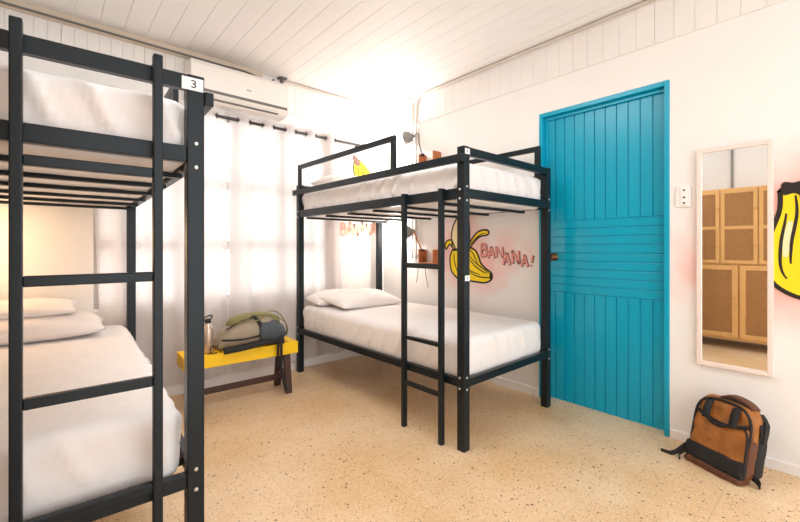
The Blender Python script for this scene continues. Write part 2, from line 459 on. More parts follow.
# stickers
s1 = nm1().box((.004, -.0025, 1.615), (.066, .001, 1.655)).build('number_sticker', M['label'], bed1); s1['label'] = 'white sticker with black numeral 3'
mb = nm1()
three = [(.0, .9), (.25, 1.0), (.55, .98), (.72, .8), (.62, .6), (.3, .52), (.66, .44), (.76, .24), (.58, .03), (.25, .0), (.0, .12)]
stroke_into(mb, catmull([(.039 - .016 * p[0], 1.6245 + .021 * p[1], 0) for p in three], 4), .0035, lambda u, v, n: (u, -.0025 - n, v), 0.0001, .0008)
mb.build('numeral', M['ink'], s1)
for z in (1.622, .93):
    s2 = nm2().box((.008, -.0025, z), (.047, .001, z + .03)).build('small_sticker', M['label'], bed2); s2['label'] = 'small white sticker'
    nm2().box((.025, -.0035, z + .009), (.029, -.0026, z + .022)).build('sticker_mark', M['ink'], s2)

# ------------------------------------------------------------------ mattresses and pillows
def rbox(w, l, h, r, nx, ny, nz, disp=None):
    """rounded box as a quad grid, base centred on z=0"""
    bm = bmesh.new(); V = {}
    def vert(i, j, k):
        key = (i, j, k)
        if key in V: return V[key]
        p = Vector(((i / nx - .5) * w, (j / ny - .5) * l, k / nz * h))
        q = Vector((max(-w / 2 + r, min(w / 2 - r, p.x)), max(-l / 2 + r, min(l / 2 - r, p.y)), max(r, min(h - r, p.z))))
        d = p - q
        if d.length > 1e-6:
            # keep grid spread: use cube-to-sphere mapping near the edges
            p = q + d.normalized() * min(r, max(abs(d.x), abs(d.y), abs(d.z)))
        nrm = d.normalized() if d.length > 1e-6 else Vector((0, 0, 1))
        if disp: p = p + disp(p, nrm)
        V[key] = bm.verts.new(p); return V[key]
    for i in range(nx):
        for j in range(ny):
            for k in (0, nz):
                bm.faces.new((vert(i, j, k), vert(i + 1, j, k), vert(i + 1, j + 1, k), vert(i, j + 1, k)))
    for i in range(nx):
        for k in range(nz):
            for j in (0, ny):
                bm.faces.new((vert(i, j, k), vert(i + 1, j, k), vert(i + 1, j, k + 1), vert(i, j, k + 1)))
    for j in range(ny):
        for k in range(nz):
            for i in (0, nx):
                bm.faces.new((vert(i, j, k), vert(i, j + 1, k), vert(i, j + 1, k + 1), vert(i, j, k + 1)))
    m = MB(); m.bm.free(); m.bm = bm; return m

def place_local(o, origin, rz, mirror, local):
    x = -local[0] if mirror else local[0]
    c, s = math.cos(rz), math.sin(rz)
    o.location = (origin[0] + c * x - s * local[1], origin[1] + s * x + c * local[1], local[2]); o.rotation_euler = (0, 0, rz)

def mattress(label, origin, rz, mirror, z, h, seed, amp, dx=0):
    def disp(p, n):
        side = 1 - abs(n.z)
        q = Vector((p.x * 2.2 + seed, p.y * 2.2, p.z * 2))
        d = noise.noise(q) * .006 * abs(n.z)
        # slanting pulls in the sheet down the sides
        ph = (p.y + p.x) * 48 + p.z * 22 + 4 * noise.noise(Vector((p.y * 3, p.x * 3, seed)))
        ridge = max(0, math.sin(ph)) ** 3
        mask = max(0, noise.noise(Vector((p.y * 2.3 + seed, p.x * 2.3, 4))) + .7)
        d += side * min(.024, amp * ridge * mask) * max(0, min(1, (p.z - .062) / .03))
        d += .0025 * noise.noise(p * 14 + Vector((seed, 0, 0)))
        corner = max(0, abs(p.x) / .435 + abs(p.y) / .925 - 1.75)
        return n * d + Vector((0, 0, -.03 * corner * (1 if p.z > h * .5 else 0)))
    o = rbox(.88, 1.835, h, .045, 52, 150, 12, disp).build('mattress', M['sheet'], None, smooth=True)
    place_local(o, origin, rz, mirror, (BW / 2 + dx, BL / 2, z))
    return tag(o, label, 'mattress', 'white-sheeted bunk mattresses')
mattress('white-sheeted mattress on the lower bunk of the left bed', B1O, B1R, True, .362, .238, 1.0, .014, .022)
mattress('white-sheeted mattress on the upper bunk of the left bed', B1O, B1R, True, 1.378, .224, 5.0, .03)
mattress('white-sheeted mattress on the lower bunk beside the blue door', B2O, B2R, False, .362, .233, 9.0, .016)
mattress('white-sheeted mattress on the upper bunk beside the blue door', B2O, B2R, False, 1.378, .224, 13.0, .034)

def pillow(label, loc, rot, w, l, h, seed):
    """w along x (long), l along y"""
    nx, ny = 34, 22; m = MB(); top = []; bot = []
    for j in range(ny + 1):
        rt, rb = [], []
        for i in range(nx + 1):
            u, v = 2 * i / nx - 1, 2 * j / ny - 1
            pin = 1 - .05 * (1 - v * v) * u ** 8
            e = ((1 - min(1, abs(u) ** 2.6)) * (1 - min(1, abs(v) ** 2.4))) ** .55
            x = u * w / 2 * (1 - .04 * (1 - abs(v)) * abs(u) ** 4); y = v * l / 2 * (1 - .05 * (1 - abs(u)) * abs(v) ** 4)
            wr = .010 * noise.noise(Vector((x * 7 + seed, y * 9, 0))) * (1 - e * .3) + .006 * noise.noise(Vector((x * 16, y * 20 + seed, 2)))
            t = h * e
            rt.append(m.bm.verts.new((x, y, .35 * h + t * .65 + wr * min(1, e * 2) + .003)))
            if i in (0, nx) or j in (0, ny): rb.append(rt[-1])
            else: rb.append(m.bm.verts.new((x, y, .35 * h - t * .35)))
        top.append(rt); bot.append(rb)
    for j in range(ny):
        for i in range(nx):
            m.bm.faces.new((top[j][i], top[j][i + 1], top[j + 1][i + 1], top[j + 1][i]))
            q = (bot[j][i], bot[j + 1][i], bot[j + 1][i + 1], bot[j][i + 1])
            try: m.bm.faces.new(q)
            except ValueError: pass
    o = m.build('pillow', M['pillow'], None, smooth=True)
    o.location = loc; o.rotation_euler = rot
    return tag(o, label, 'pillow', 'white bed pillows')
pillow('plump white pillow under the other on the left bed, lower bunk', (-.09, 3.06, .592), (0, 0, math.radians(-3)), .68, .42, .155, 1)
pillow('flat white pillow on top of the plump one on the left bed', (-.20, 3.11, .728), (math.radians(3), 0, math.radians(-4)), .66, .36, .085, 4)
pillow('flat white pillow against the far end of lower bunk beside the wall', (2.0, 3.15, .595), (math.radians(8), 0, math.radians(2)), .62, .24, .13, 8)
pillow('white pillow lying in front on the lower bunk beside the wall', (2.085, 2.94, .600), (math.radians(8), math.radians(1), math.radians(3)), .68, .40, .125, 12)
pillow('white pillow on the upper bunk behind its guard frame', (2.05, 3.02, 1.60), (math.radians(6), 0, math.radians(2)), .66, .40, .15, 16)

# ------------------------------------------------------------------ bench
br = math.radians(-2.5)
bench = thing('bench', 'low yellow slatted bench with dark brown trestle legs below the curtains', 'bench', (.652, 2.905, 0), br)
bl, bd, bz = .788, .235, .385
mb = MB()
mb.box((0, 0, bz - .088), (bl, .02, bz - .001)); mb.box((0, bd - .02, bz - .088), (bl, bd, bz - .001))
mb.box((0, .02, bz - .088), (.02, bd - .02, bz - .001)); mb.box((bl - .02, .02, bz - .088), (bl, bd - .02, bz - .001))
mb.build('seat_apron', M['yellow'], bench, bevel=.003)
for i in range(10):
    x0 = bl * i / 10
    MB().box((x0 + (.007 if i else 0), -.001, bz - .012), (x0 + bl / 10 - (.007 if i < 9 else 0), bd + .001, bz)).build('seat_slat', M['yellow'], bench, bevel=.002)
for xe, xs in ((.095, 1), (bl - .075, -1)):
    for yt, yb in ((.055, .005), (bd - .055, bd - .005)):
        w = .024
        MB().hexa([(xe - w, yb - .018, 0), (xe + w, yb - .018, 0), (xe + w, yb + .018, 0), (xe - w, yb + .018, 0),
                   (xe - w, yt - .018, bz - .02), (xe + w, yt - .018, bz - .02), (xe + w, yt + .018, bz - .02), (xe - w, yt + .018, bz - .02)]).build('leg', M['darkwood'], bench, bevel=.002)
    MB().box((xe - .018, .06, .11), (xe + .018, bd - .06, .15)).build('cross_rail', M['darkwood'], bench, bevel=.002)
MB().box((.095, bd / 2 - .012, .085), (bl - .075, bd / 2 + .012, .125)).build('stretcher', M['darkwood'], bench, bevel=.002)

# ------------------------------------------------------------------ water bottle
bo = thing('water_bottle', 'steel water bottle with black loop cap on the yellow bench', 'bottle', (.815, 2.965, .386))
MB().lathe([(.034, 0), (.037, .004), (.037, .158), (.033, .176), (.021, .194), (.0175, .198), (.0175, .208)], (0, 0, 0), n=24).build('body', M['steel'], bo, smooth=True)
mb = MB(); mb.lathe([(.020, .206), (.020, .228), (.016, .234)], (0, 0, 0), n=20)
mb.tube(catmull([(-.022, 0, .222), (-.026, 0, .24), (-.006, 0, .25), (.018, 0, .256), (.028, 0, .252), (.022, 0, .235), (.012, 0, .23)], 4), .0045)
mb.build('cap', M['capblack'], bo, smooth=True)

# ------------------------------------------------------------------ hiking backpack on the bench
hp = thing('hiking_backpack', 'beige and grey hiking backpack lying on the yellow bench', 'backpack', (.865, 2.895, .386), br)
def superloft(m, secs, n=28, p=2.6, flat=.55, seed=0, amp=.006):
    rings = []
    for (x, yc, hw, z0, z1) in secs:
        r = []
        for k in range(n):
            a = 2 * PI * k / n; c, s = math.cos(a), math.sin(a)
            yy = yc + hw * math.copysign(abs(c) ** (2 / p), c)
            zz = (z0 + z1) / 2 + (z1 - z0) / 2 * math.copysign(abs(s) ** (2 / p), s)
            v = Vector((x, yy, zz)); v += Vector((0, math.copysign(1, c) * .6, .8 if s > 0 else 0)) * noise.noise(Vector((x * 16, yy * 16 + seed, zz * 16))) * amp
            r.append(v)
        rings.append(r)
    return m.rings(rings)
superloft(MB(), [(.0, .115, .03, .012, .04), (.012, .115, .075, .006, .075), (.05, .115, .10, .004, .125), (.11, .115, .112, .004, .165), (.18, .115, .116, .004, .195),
                 (.25, .115, .118, .004, .212), (.32, .115, .118, .004, .214), (.38, .115, .115, .006, .20), (.42, .115, .10, .02, .175)], seed=2).build('main_sack', M['packtan'], hp, smooth=True)
superloft(MB(), [(.275, .095, .105, .04, .165), (.29, .095, .126, .02, .185), (.38, .10, .132, .010, .188), (.44, .105, .124, .010, .165), (.480, .115, .10, .025, .13), (.50, .115, .06, .035, .09)], seed=5).build('lid', M['packslate'], hp, smooth=True)
superloft(MB(), [(.10, .15, .05, .12, .185), (.13, .15, .075, .12, .205), (.22, .15, .085, .14, .226), (.32, .15, .085, .14, .232), (.40, .15, .075, .13, .222), (.47, .15, .045, .10, .19)], seed=9, amp=.008).build('top_pocket', M['packolive'], hp, smooth=True)
mb = MB()
mb.tube(catmull([(.02, .0, .085), (.08, -.006, .078), (.16, -.012, .075), (.25, -.012, .082), (.30, -.012, .09)], 5), .0065)
mb.build('side_piping', M['webbing'], hp, smooth=True)
mb = MB()
mb.strap(catmull([(.255, .09, .222), (.265, .03, .205), (.285, -.004, .16), (.31, -.012, .11), (.315, -.010, .05)], 5), .028, .006, (1, 0, 0))
mb.strap(catmull([(.06, .06, .142), (.14, .05, .185), (.20, .05, .205), (.26, .05, .216)], 5), .016, .005, (0, 1, 0))
mb.build('compression_strap', M['webbing'], hp, smooth=True)
mb = MB()
mb.tube(catmull([(.09, .08, .178), (.17, .02, .196), (.24, .06, .222), (.33, .06, .226), (.42, .03, .20), (.48, .06, .16)], 5), .004, n=6)
mb.tube(catmull([(.17, .02, .196), (.25, .005, .19), (.32, .03, .216), (.40, .08, .22)], 5), .004, n=6)
mb.build('bungee_cord', M['packolive'], hp, smooth=True)
mb = MB()
mb.strap(catmull([(.44, .02, .185), (.49, .05, .15), (.525, .09, .09), (.53, .12, .04)], 5), .02, .005, (0, 1, .2))
mb.tube(catmull([(.40, .16, .23), (.46, .17, .222), (.50, .16, .19), (.535, .15, .13)], 5), .005, n=6)
mb.build('lid_strap', M['packolive'], hp, smooth=True)
mb = MB()
mb.strap(catmull([(.03, -.008, .012), (.12, -.022, .018), (.22, -.025, .028), (.32, -.022, .04), (.42, -.015, .032), (.46, .0, .02)], 5), .045, .012, (0, .5, 1))
mb.build('hip_belt', M['webbing'], hp, smooth=True)
mb = MB()
mb.strap(catmull([(.41, -.006, .10), (.425, -.022, .06), (.428, -.032, .01), (.428, -.034, -.10), (.430, -.036, -.20), (.445, -.04, -.28), (.46, -.045, -.345)], 5), .02, .004, (1, 0, 0))
mb.strap(catmull([(.40, -.016, .05), (.405, -.03, .01), (.402, -.034, -.08), (.41, -.034, -.16)], 5), .018, .004, (1, .2, 0))
mb.build('hanging_strap', M['webbing'], hp, smooth=True)
mb = MB()
mb.tube(catmull([(-.01, .03, .03), (-.035, .01, .055), (-.055, .0, .03), (-.045, -.005, .008), (-.01, .0, .008)], 4), .004, n=6)
mb.tube(catmull([(.0, .02, .06), (-.012, -.006, .045), (.0, -.014, .025)], 4), .003, n=6)
mb.build('loose_cord', M['webbing'], hp, smooth=True)

# ------------------------------------------------------------------ brown backpack on the floor
P0 = Vector((2.486, .614, 0)); P1 = Vector((2.374, .356, 0))
ex = (P1 - P0).normalized(); ey = Vector((-ex.y, ex.x, 0))
if ey.x < 0: ey = -ey
bp = thing('backpack', 'tan canvas backpack with black base leaning on wall below the mirror', 'backpack', (P0.x, P0.y, 0))
lean = math.radians(15)
BPW = (P1 - P0).length
def bpx(p):                                   # local x right, y towards the wall, z up along the bag
    y = p.y * math.cos(lean) + p.z * math.sin(lean); z = p.z * math.cos(lean) - p.y * math.sin(lean) * .35
    return ex * p.x + ey * y + Vector((0, 0, max(.0015, z + .002)))
BH, BD = .362, .118
def sack(x0, x1, y0, y1, z0, z1, r, arch=0, seed=0, amp=.004, n=(20, 10, 22), slump=0):
    w, l, h = x1 - x0, y1 - y0, z1 - z0
    def disp(p, nn):
        q = p.copy(); out = Vector((0, 0, 0))
        t = p.z / h
        out += nn * noise.noise(Vector((p.x * 17 + seed, p.y * 17, p.z * 15))) * amp * 1.6
        out += nn * noise.noise(Vector((p.x * 34 + seed, p.y * 30, p.z * 36))) * amp * .6
        if arch: out.z -= arch * (abs(p.x) / (w / 2)) ** 3.2 * t ** 3
        if slump: out.y += slump * t * t * (1 if p.y < 0 else 0)
        return out
    m = rbox(w, l, h, r, *n, disp)
    off = Vector(((x0 + x1) / 2, (y0 + y1) / 2, z0))
    for v in m.bm.verts: v.co = bpx(v.co + off)
    return m
sack(.005, BPW, .03, BD, 0.004, BH, .045, arch=.030, seed=1, amp=.003).build('main_body', M['tan'], bp, smooth=True)
sack(.008, BPW - .006, .012, .075, .005, .285, .03, arch=.01, seed=6, amp=.006, slump=.012).build('front_pocket', M['tan'], bp, smooth=True)
sack(.004, BPW - .002, .006, .080, .030, .108, .012, seed=8, amp=.002, n=(18, 8, 6)).build('base_panel', M['webbing'], bp, smooth=True)
sack(.006, BPW - .004, .006, .085, .0, .034, .014, seed=9, amp=.002, n=(18, 8, 5)).build('bottom_trim', M['tandark'], bp, smooth=True)
sack(.04, BPW + .010, BD - .04, BD + .03, .03, BH - .06, .022, seed=4, n=(14, 6, 14)).build('back_pad', M['webbing'], bp, smooth=True)
sack(BPW - .03, BPW + .004, .030, .082, .03, .205, .016, seed=3, n=(6, 8, 12)).build('side_pocket', M['tandark'], bp, smooth=True)
B = lambda *p: bpx(Vector(p))
mb = MB()
arch = [(.013, .035, .05), (.012, .035, .16), (.012, .035, .24), (.016, .035, .285), (.034, .035, .322), (.07, .035, .343), (.11, .035, .350), (.145, .035, .351), (.18, .035, .350), (.22, .035, .342), (BPW - .034, .035, .320), (BPW - .016, .035, .285), (BPW - .011, .035, .24), (BPW - .011, .035, .15), (BPW - .012, .035, .06)]
mb.tube([B(*p) for p in catmull(arch, 5)], .0065)
mb.tube([B(*p) for p in catmull([(BPW - .004, .016, .06), (BPW - .004, .012, .16), (BPW - .014, .018, .235), (BPW - .04, .020, .262)], 5)], .005)
mb.build('piping', M['webbing'], bp, smooth=True)
mb = MB()
mb.strap([B(*p) for p in catmull([(.018, .026, .276), (.05, .012, .268), (.11, .008, .252), (.17, .008, .246), (.23, .012, .258), (BPW - .018, .026, .270)], 5)], .016, .006, (0, 0, 1))
mb.build('pocket_zip', M['webbing'], bp, smooth=True)
for xa in (.078, .205):
    mb = MB(); mb.strap([B(*p) for p in catmull([(xa - .004, .030, .336), (xa, .018, .322), (xa + .002, .006, .29), (xa + .006, .002, .25)], 5)], .034, .008, ex)
    mb.build('handle_band', M['webbing'], bp, smooth=True)
mb = MB(); mb.strap([B(*p) for p in catmull([(.085, .0, .262), (.12, -.003, .242), (.165, -.003, .24), (.205, .0, .258)], 5)], .014, .007, (0, 0, 1))
mb.build('carry_handle', M['webbing'], bp, smooth=True)
mb = MB()
mb.strap([B(*p) for p in catmull([(.10, .072, .352), (.118, .08, .366), (.16, .082, .375), (.215, .08, .366), (.255, .075, .345)], 6)], .042, .014, ey)
mb.build('grab_handle', M['tandark'], bp, smooth=True)
mb = MB()
mb.strap([B(*p) for p in catmull([(.095, .060, .350), (.15, .060, .366), (.21, .062, .358), (.262, .07, .325), (.282, .08, .28), (.289, .09, .23)], 5)], .02, .006, ey)
mb.strap([B(*p) for p in catmull([(.265, .10, .33), (.288, .10, .305), (.295, .10, .26), (.293, .10, .20)], 5)], .02, .005, ey)
mb.build('shoulder_strap', M['webbing'], bp, smooth=True)
def F(x, y, z): return ex * x + ey * y + Vector((0, 0, z))
mb = MB()
mb.strap(catmull([F(.03, .06, .10), F(.0, .035, .065), F(-.022, .01, .03), F(-.04, -.008, .012), F(-.065, -.018, .006), F(-.09, -.025, .005)], 6), .022, .005, (0, 0, 1))
mb.strap(catmull([F(.012, .03, .05), F(-.012, .015, .022), F(-.008, .0, .006), F(.008, -.012, .005)], 6), .016, .004, (0, 0, 1))
mb.build('left_strap', M['webbing'], bp, smooth=True)
mb = MB()
mb.strap(catmull([F(BPW - .01, .09, .04), F(BPW + .012, .095, .03), F(BPW + .028, .09, .018), F(BPW + .036, .08, .005)], 6), .03, .005, (0, 0, 1))
mb.build('right_strap', M['webbing'], bp, smooth=True)

# ------------------------------------------------------------------ mirror
mi = thing('wall_mirror', 'tall narrow mirror in a pale pink frame on the right wall', 'mirror', (XR, .43, 1.06))
hw, hh, ft = .158, .595, .022
mb = MB()
mb.box((-.028, -hw, -hh), (-.003, -hw + ft, hh)); mb.box((-.028, hw - ft, -hh), (-.003, hw, hh))
mb.box((-.028, -hw + ft, hh - ft), (-.003, hw - ft, hh)); mb.box((-.028, -hw + ft, -hh), (-.003, hw - ft, -hh + ft))
mb.build('frame', M['mirframe'], mi, bevel=.002)
MB().box((-.017, -hw + ft, -hh + ft), (-.006, hw - ft, hh - ft)).build('glass', M['mirror'], mi)

# ------------------------------------------------------------------ wall socket
so = thing('wall_socket', 'small white socket plate on the wall beside the door', 'socket', (XR, .655, 1.402))
MB().box((-.012, -.036, -.058), (0, .036, .058)).build('plate', M['socket'], so, bevel=.004)
MB().box((-.018, -.024, -.05), (-.011, .012, .05)).build('insert', M['socket'], so, bevel=.003)
for z in (.037, -.004, -.036):
    MB().lathe([(.0055, 0), (.0055, .002)], (-.018, -.006, z), (-1, 0, 0), n=12).build('hole', M['hole'], so)

# ------------------------------------------------------------------ murals
fr = lambda u, v, n: (XR - .0005 - n, u, v)          # right wall: u = y
fb = lambda u, v, n: (u, YB - .0005 - n, v)          # back wall: u = x
LET = {'B': ([[(0, 0), (0, 1)], [(0, 1), (.58, .97)], [(.58, .99), (.70, .62)], [(.70, .66), (0, .54)], [(.60, .58), (.84, .30)], [(.84, .34), (.60, .02)], [(.64, .04), (0, .02)]]),
       'A': ([[(0, 0), (.42, 1)], [(.42, 1), (.84, 0)], [(.18, .36), (.68, .36)]]),
       'N': ([[(0, 0), (0, 1)], [(0, 1), (.78, 0)], [(.78, 0), (.78, 1)]]),
       '!': ([[(.25, .3), (.42, 1)], [(.12, 0), (.16, .1)]])}
def letters(specs, f, parent, flip, tilt=0, mats=('pshadow', 'ppink')):
    for ch, x0, x1, z0, z1, sh in specs:
        w, h = x1 - x0, z1 - z0
        sk = mb2 = None
        for off, wd, n0, n1, mt, nmn in ((.010, .031, .0, .0012, mats[0], 'letter_outline'), (0, .023, .0012, .0022, mats[1], 'letter')):
            m = MB()
            for st in LET[ch]:
                pts = []
                for (a_, b_) in st:
                    u = x0 + (a_ / .84) * w + off * .5 * (1 if w > 0 else -1) + sh * (b_ - .5) * abs(w)
                    v = z0 + b_ * h - off * .5 + tilt * a_ * abs(w)
                    pts.append((u, v, 0))
                stroke_into(m, pts, wd * abs(h) / .12, f, n0, n1)
            o = m.build(nmn, M[mt], parent if nmn == 'letter_outline' else mb2)
            if nmn == 'letter_outline': mb2 = o

def paint_fill(name, pts, f, mt, parent, n0, n1, smooth=True):
    q = catmull([(p[0], p[1], 0) for p in pts], 5, closed=True) if smooth else [Vector((p[0], p[1], 0)) for p in pts]
    return poly_paint(name, [(p.x, p.y) for p in q], f, n0, n1, M[mt], parent), q
def outline(q, f, w, n1, parent, mt='pline'):
    m = MB(); qq = list(q) + [q[0], q[1]]
    stroke_into(m, qq, w, f, 0, n1); return m.build('outline', M[mt], parent)

mu = thing('banana_mural', 'painted peeled banana with the word BANANA! on the wall behind the bunk', 'mural', (0, 0, 0))
FL = [(2.398, 1.093), (2.422, 1.158), (2.426, 1.236), (2.41, 1.3), (2.384, 1.344), (2.354, 1.387), (2.331, 1.412), (2.291, 1.428), (2.252, 1.407), (2.228, 1.343), (2.22, 1.243), (2.22, 1.143), (2.244, 1.094)]
LP = [(2.398, 1.085), (2.415, 1.112), (2.445, 1.138), (2.468, 1.125), (2.492, 1.095), (2.506, 1.125), (2.492, 1.162), (2.453, 1.18), (2.422, 1.17), (2.402, 1.138), (2.381, 1.093)]
RP = [(2.244, 1.094), (2.22, 1.143), (2.192, 1.187), (2.161, 1.219), (2.127, 1.243), (2.085, 1.256), (2.04, 1.257), (2.017, 1.242), (2.023, 1.221), (2.052, 1.212), (2.089, 1.208), (2.127, 1.192), (2.165, 1.162), (2.197, 1.131), (2.22, 1.096)]
BO = [(2.398, 1.093), (2.433, 1.06), (2.446, 1.014), (2.443, 0.956), (2.426, 0.898), (2.384, 0.855), (2.342, 0.831), (2.285, 0.826), (2.205, 0.822), (2.127, 0.817), (2.06, 0.816), (2.008, 0.834), (1.983, 0.863), (1.994, 0.903), (2.035, 0.927), (2.07, 0.952), (2.1, 0.979), (2.118, 1.021), (2.142, 1.07), (2.176, 1.096), (2.22, 1.111), (2.301, 1.098)]
for nmx, pts, mt, n1 in (('banana_flesh', FL, 'pcream', .0008), ('banana_peel', LP, 'pyellow', .0010), ('banana_peel', RP, 'pyellow', .0011), ('banana_body', BO, 'pyellow', .0013)):
    o, q = paint_fill(nmx, pts, fr, mt, mu, 0, n1); outline(q, fr, .015, n1 + .0006, o)
    if nmx == 'banana_body':
        m = MB()
        for st in ([(2.217, 1.038), (2.173, .995), (2.112, .954), (2.052, .921), (2.016, .898)], [(2.217, .895), (2.142, .868), (2.067, .86), (1.994, .865)],
                   [(2.342, 1.017), (2.285, .961), (2.205, .908), (2.112, .882)], [(2.217, 1.005), (2.165, .957), (2.097, .917), (2.038, .895)],
                   [(2.22, 1.087), (2.186, 1.067), (2.158, 1.02), (2.133, .978)], [(2.40, 1.06), (2.39, .98), (2.36, .90)]):
            stroke_into(m, catmull([(p[0], p[1], 0) for p in st], 6), .011, fr, 0, .0021, taper=True)
        m.build('peel_lines', M['pline'], o)
        paint_fill('banana_tip', [(2.008, .907), (1.991, .896), (1.974, .864), (1.994, .851), (2.011, .857), (2.003, .881)], fr, 'pline', mu, 0, .0024)
m = MB(); stroke_into(m, catmull([(2.211, 1.137, 0), (2.165, 1.18, 0), (2.112, 1.216, 0), (2.052, 1.233, 0)], 6), .009, fr, 0, .0019, taper=True); m.build('peel_lines', M['pline'], mu)
letters([('B', 2.096, 2.034, 1.042, 1.145, 0), ('A', 2.027, 1.962, 1.026, 1.122, 0), ('N', 1.945, 1.878, 1.034, 1.118, .1), ('A', 1.878, 1.815, .976, 1.072, 0),
         ('N', 1.792, 1.732, .988, 1.088, .1), ('A', 1.712, 1.658, .968, 1.056, 0), ('!', 1.640, 1.585, .975, 1.056, 0)], fr, mu, True)

mu2 = thing('banana_mural', 'painted bunch of yellow bananas on the wall right of the mirror', 'mural', (0, 0, 0))
def banana2(tip0, ctrl, w, name='banana'):
    """centre line + half widths -> closed outline"""
    c = catmull([(p[0], p[1], 0) for p in ctrl], 8); L = len(c); A, Bq = [], []
    for i, p in enumerate(c):
        d = (c[min(i + 1, L - 1)] - c[max(i - 1, 0)]).normalized(); nn = Vector((-d.y, d.x, 0)); t = i / (L - 1)
        hw_ = w * (.18 + .82 * math.sin(PI * min(1, .08 + t ** 1.8 * .84)) ** .8)
        A.append(p + nn * hw_); Bq.append(p - nn * hw_)
    return A + Bq[::-1]
specs = [([(.165, 1.40), (.115, 1.27), (.05, 1.12), (-.04, 1.02), (-.14, .98)], .064),
         ([(.185, 1.40), (.165, 1.27), (.145, 1.10), (.09, .98), (-.01, .915)], .072),
         ([(.214, 1.40), (.205, 1.28), (.225, 1.12), (.215, .985), (.12, .895)], .080)]
for k, (ctrl, w) in enumerate(specs):
    q = banana2(None, ctrl, w)
    o = poly_paint('banana', [(p.x, p.y) for p in q], fr, 0, .0010 + k * .0012, M['pyellow'], mu2)
    outline(q, fr, .020, .0016 + k * .0012, o)
    m = MB(); c = catmull([(p[0], p[1], 0) for p in ctrl], 8)
    for s0, e0, of in ((3, 22, -.016), (8, 26, .022)):
        pts = []
        for i in range(s0, min(e0, len(c) - 1)):
            d = (c[i + 1] - c[i - 1]).normalized(); pts.append(c[i] + Vector((-d.y, d.x, 0)) * of)
        stroke_into(m, pts, .014, fr, 0, .0017 + k * .0012, taper=True)
    m.build('peel_lines', M['pline'], o)
    m = MB(); pts = []
    for i in range(10, 20):
        d = (c[i + 1] - c[i - 1]).normalized(); pts.append(c[i] + Vector((-d.y, d.x, 0)) * .003)
    stroke_into(m, pts, .030, fr, 0, .0013 + k * .0012, taper=True); m.build('highlight', M['pcream'], o)
paint_fill('stem', [(.246, 1.412), (.235, 1.436), (.20, 1.43), (.16, 1.44), (.13, 1.43), (.135, 1.385), (.17, 1.365), (.20, 1.378), (.236, 1.372)], fr, 'pline', mu2, 0, .0052)

mu3 = thing('banana_mural', 'banana and glow-paled pink letters painted on the back wall beside the curtain', 'mural', (0, 0, 0))
for k, pts in enumerate(([(2.35, 2.0), (2.40, 1.93), (2.46, 1.86), (2.55, 1.80), (2.60, 1.80), (2.55, 1.87), (2.48, 1.95), (2.40, 2.01)],
                         [(2.335, 1.99), (2.36, 1.90), (2.40, 1.82), (2.46, 1.74), (2.50, 1.73), (2.48, 1.80), (2.43, 1.90), (2.385, 1.99)],
                         [(2.33, 1.99), (2.325, 1.90), (2.34, 1.82), (2.37, 1.72), (2.40, 1.70), (2.40, 1.78), (2.385, 1.88), (2.37, 1.98)])):
    o, q = paint_fill('banana', pts, fb, 'pyellow', mu3, 0, .0010 + .0008 * k); outline(q, fb, .012, .0014 + .0008 * k, o)
paint_fill('stem', [(2.31, 2.045), (2.35, 2.05), (2.405, 1.985), (2.375, 1.945), (2.335, 1.965)], fb, 'pbrown', mu3, 0, .004)
x = 2.17; hs = (1.235, 1.25, 1.23, 1.26, 1.24, 1.262)
specs = []
for ch, z in zip('BANANA', hs):
    specs.append((ch, x, x + .058, z, z + .12, .1)); x += .077
letters(specs, fb, mu3, False, mats=('pglowpale', 'pglowpale'))

# ------------------------------------------------------------------ reading lamps, wall shelves, conduits
def reading_lamp(label, loc, pts, head_c, head_dir, arm_mat, on, cables):
    t = thing('reading_lamp', label, 'lamp', loc, 0, 'clamp reading lamps')
    ax = Vector(head_dir).normalized(); hc = Vector(head_c)
    m = MB(); m.lathe([(.012, -.052), (.022, -.048), (.028, -.036), (.050, -.020), (.064, .004), (.070, .034), (.0675, .035), (.061, .006), (.047, -.016), (.025, -.030)], hc, ax, n=22, cap=False)
    sh = m.build('lamp_shade', M['lampgrey'], t, smooth=True)
    m = MB(); m.lathe([(.004, -.02), (.016, -.012), (.022, .006), (.021, .02), (.012, .03), (.003, .033)], hc, ax, n=14)
    bl_ = m.build('bulb', M['bulb'] if on else M['label'], sh, smooth=True)
    m = MB(); m.tube(catmull([hc - ax * .045] + [Vector(p) for p in pts], 5), .0075); m.build('arm', arm_mat, t, smooth=True)
    m = MB(); c = Vector(pts[-1]); m.box(c + Vector((-.02, -.03, -.02)), c + Vector((.012, .03, .004))); m.tube([c + Vector((-.004, -.035, -.008)), c + Vector((-.004, .05, -.006))], .006)
    m.build('clamp', M['capblack'], t, bevel=.003)
    m = MB(); m.lathe([(.014, -.014), (.014, .014)], hc - ax * .058, (0, 0, 1), n=12); m.build('joint', M['lampgrey'], t, smooth=True)
    for cb in cables:
        m = MB(); m.tube(catmull(cb, 6), .003, n=6); m.build('cable', M['cable'], t, smooth=True)
    return t
def wall_shelf(label, y, z):
    t = thing('wall_shelf', label, 'shelf', (XR, y, z), 0, 'small wooden wall shelves')
    MB().box((-.10, .088, 0), (0, .103, .13)).build('side_panel', M['blockwood'], t, bevel=.002)
    MB().box((-.10, -.103, 0), (0, -.088, .13)).build('side_panel', M['blockwood'], t, bevel=.002)
    MB().box((-.10, -.088, 0), (0, .088, .012)).build('shelf_board', M['blockwood'], t, bevel=.002)
    return t
wall_shelf('small orange wooden shelf on the wall above the upper bunk', 2.66, 1.868)
wall_shelf('small orange wooden shelf on the wall above the lower bunk', 2.66, .960)
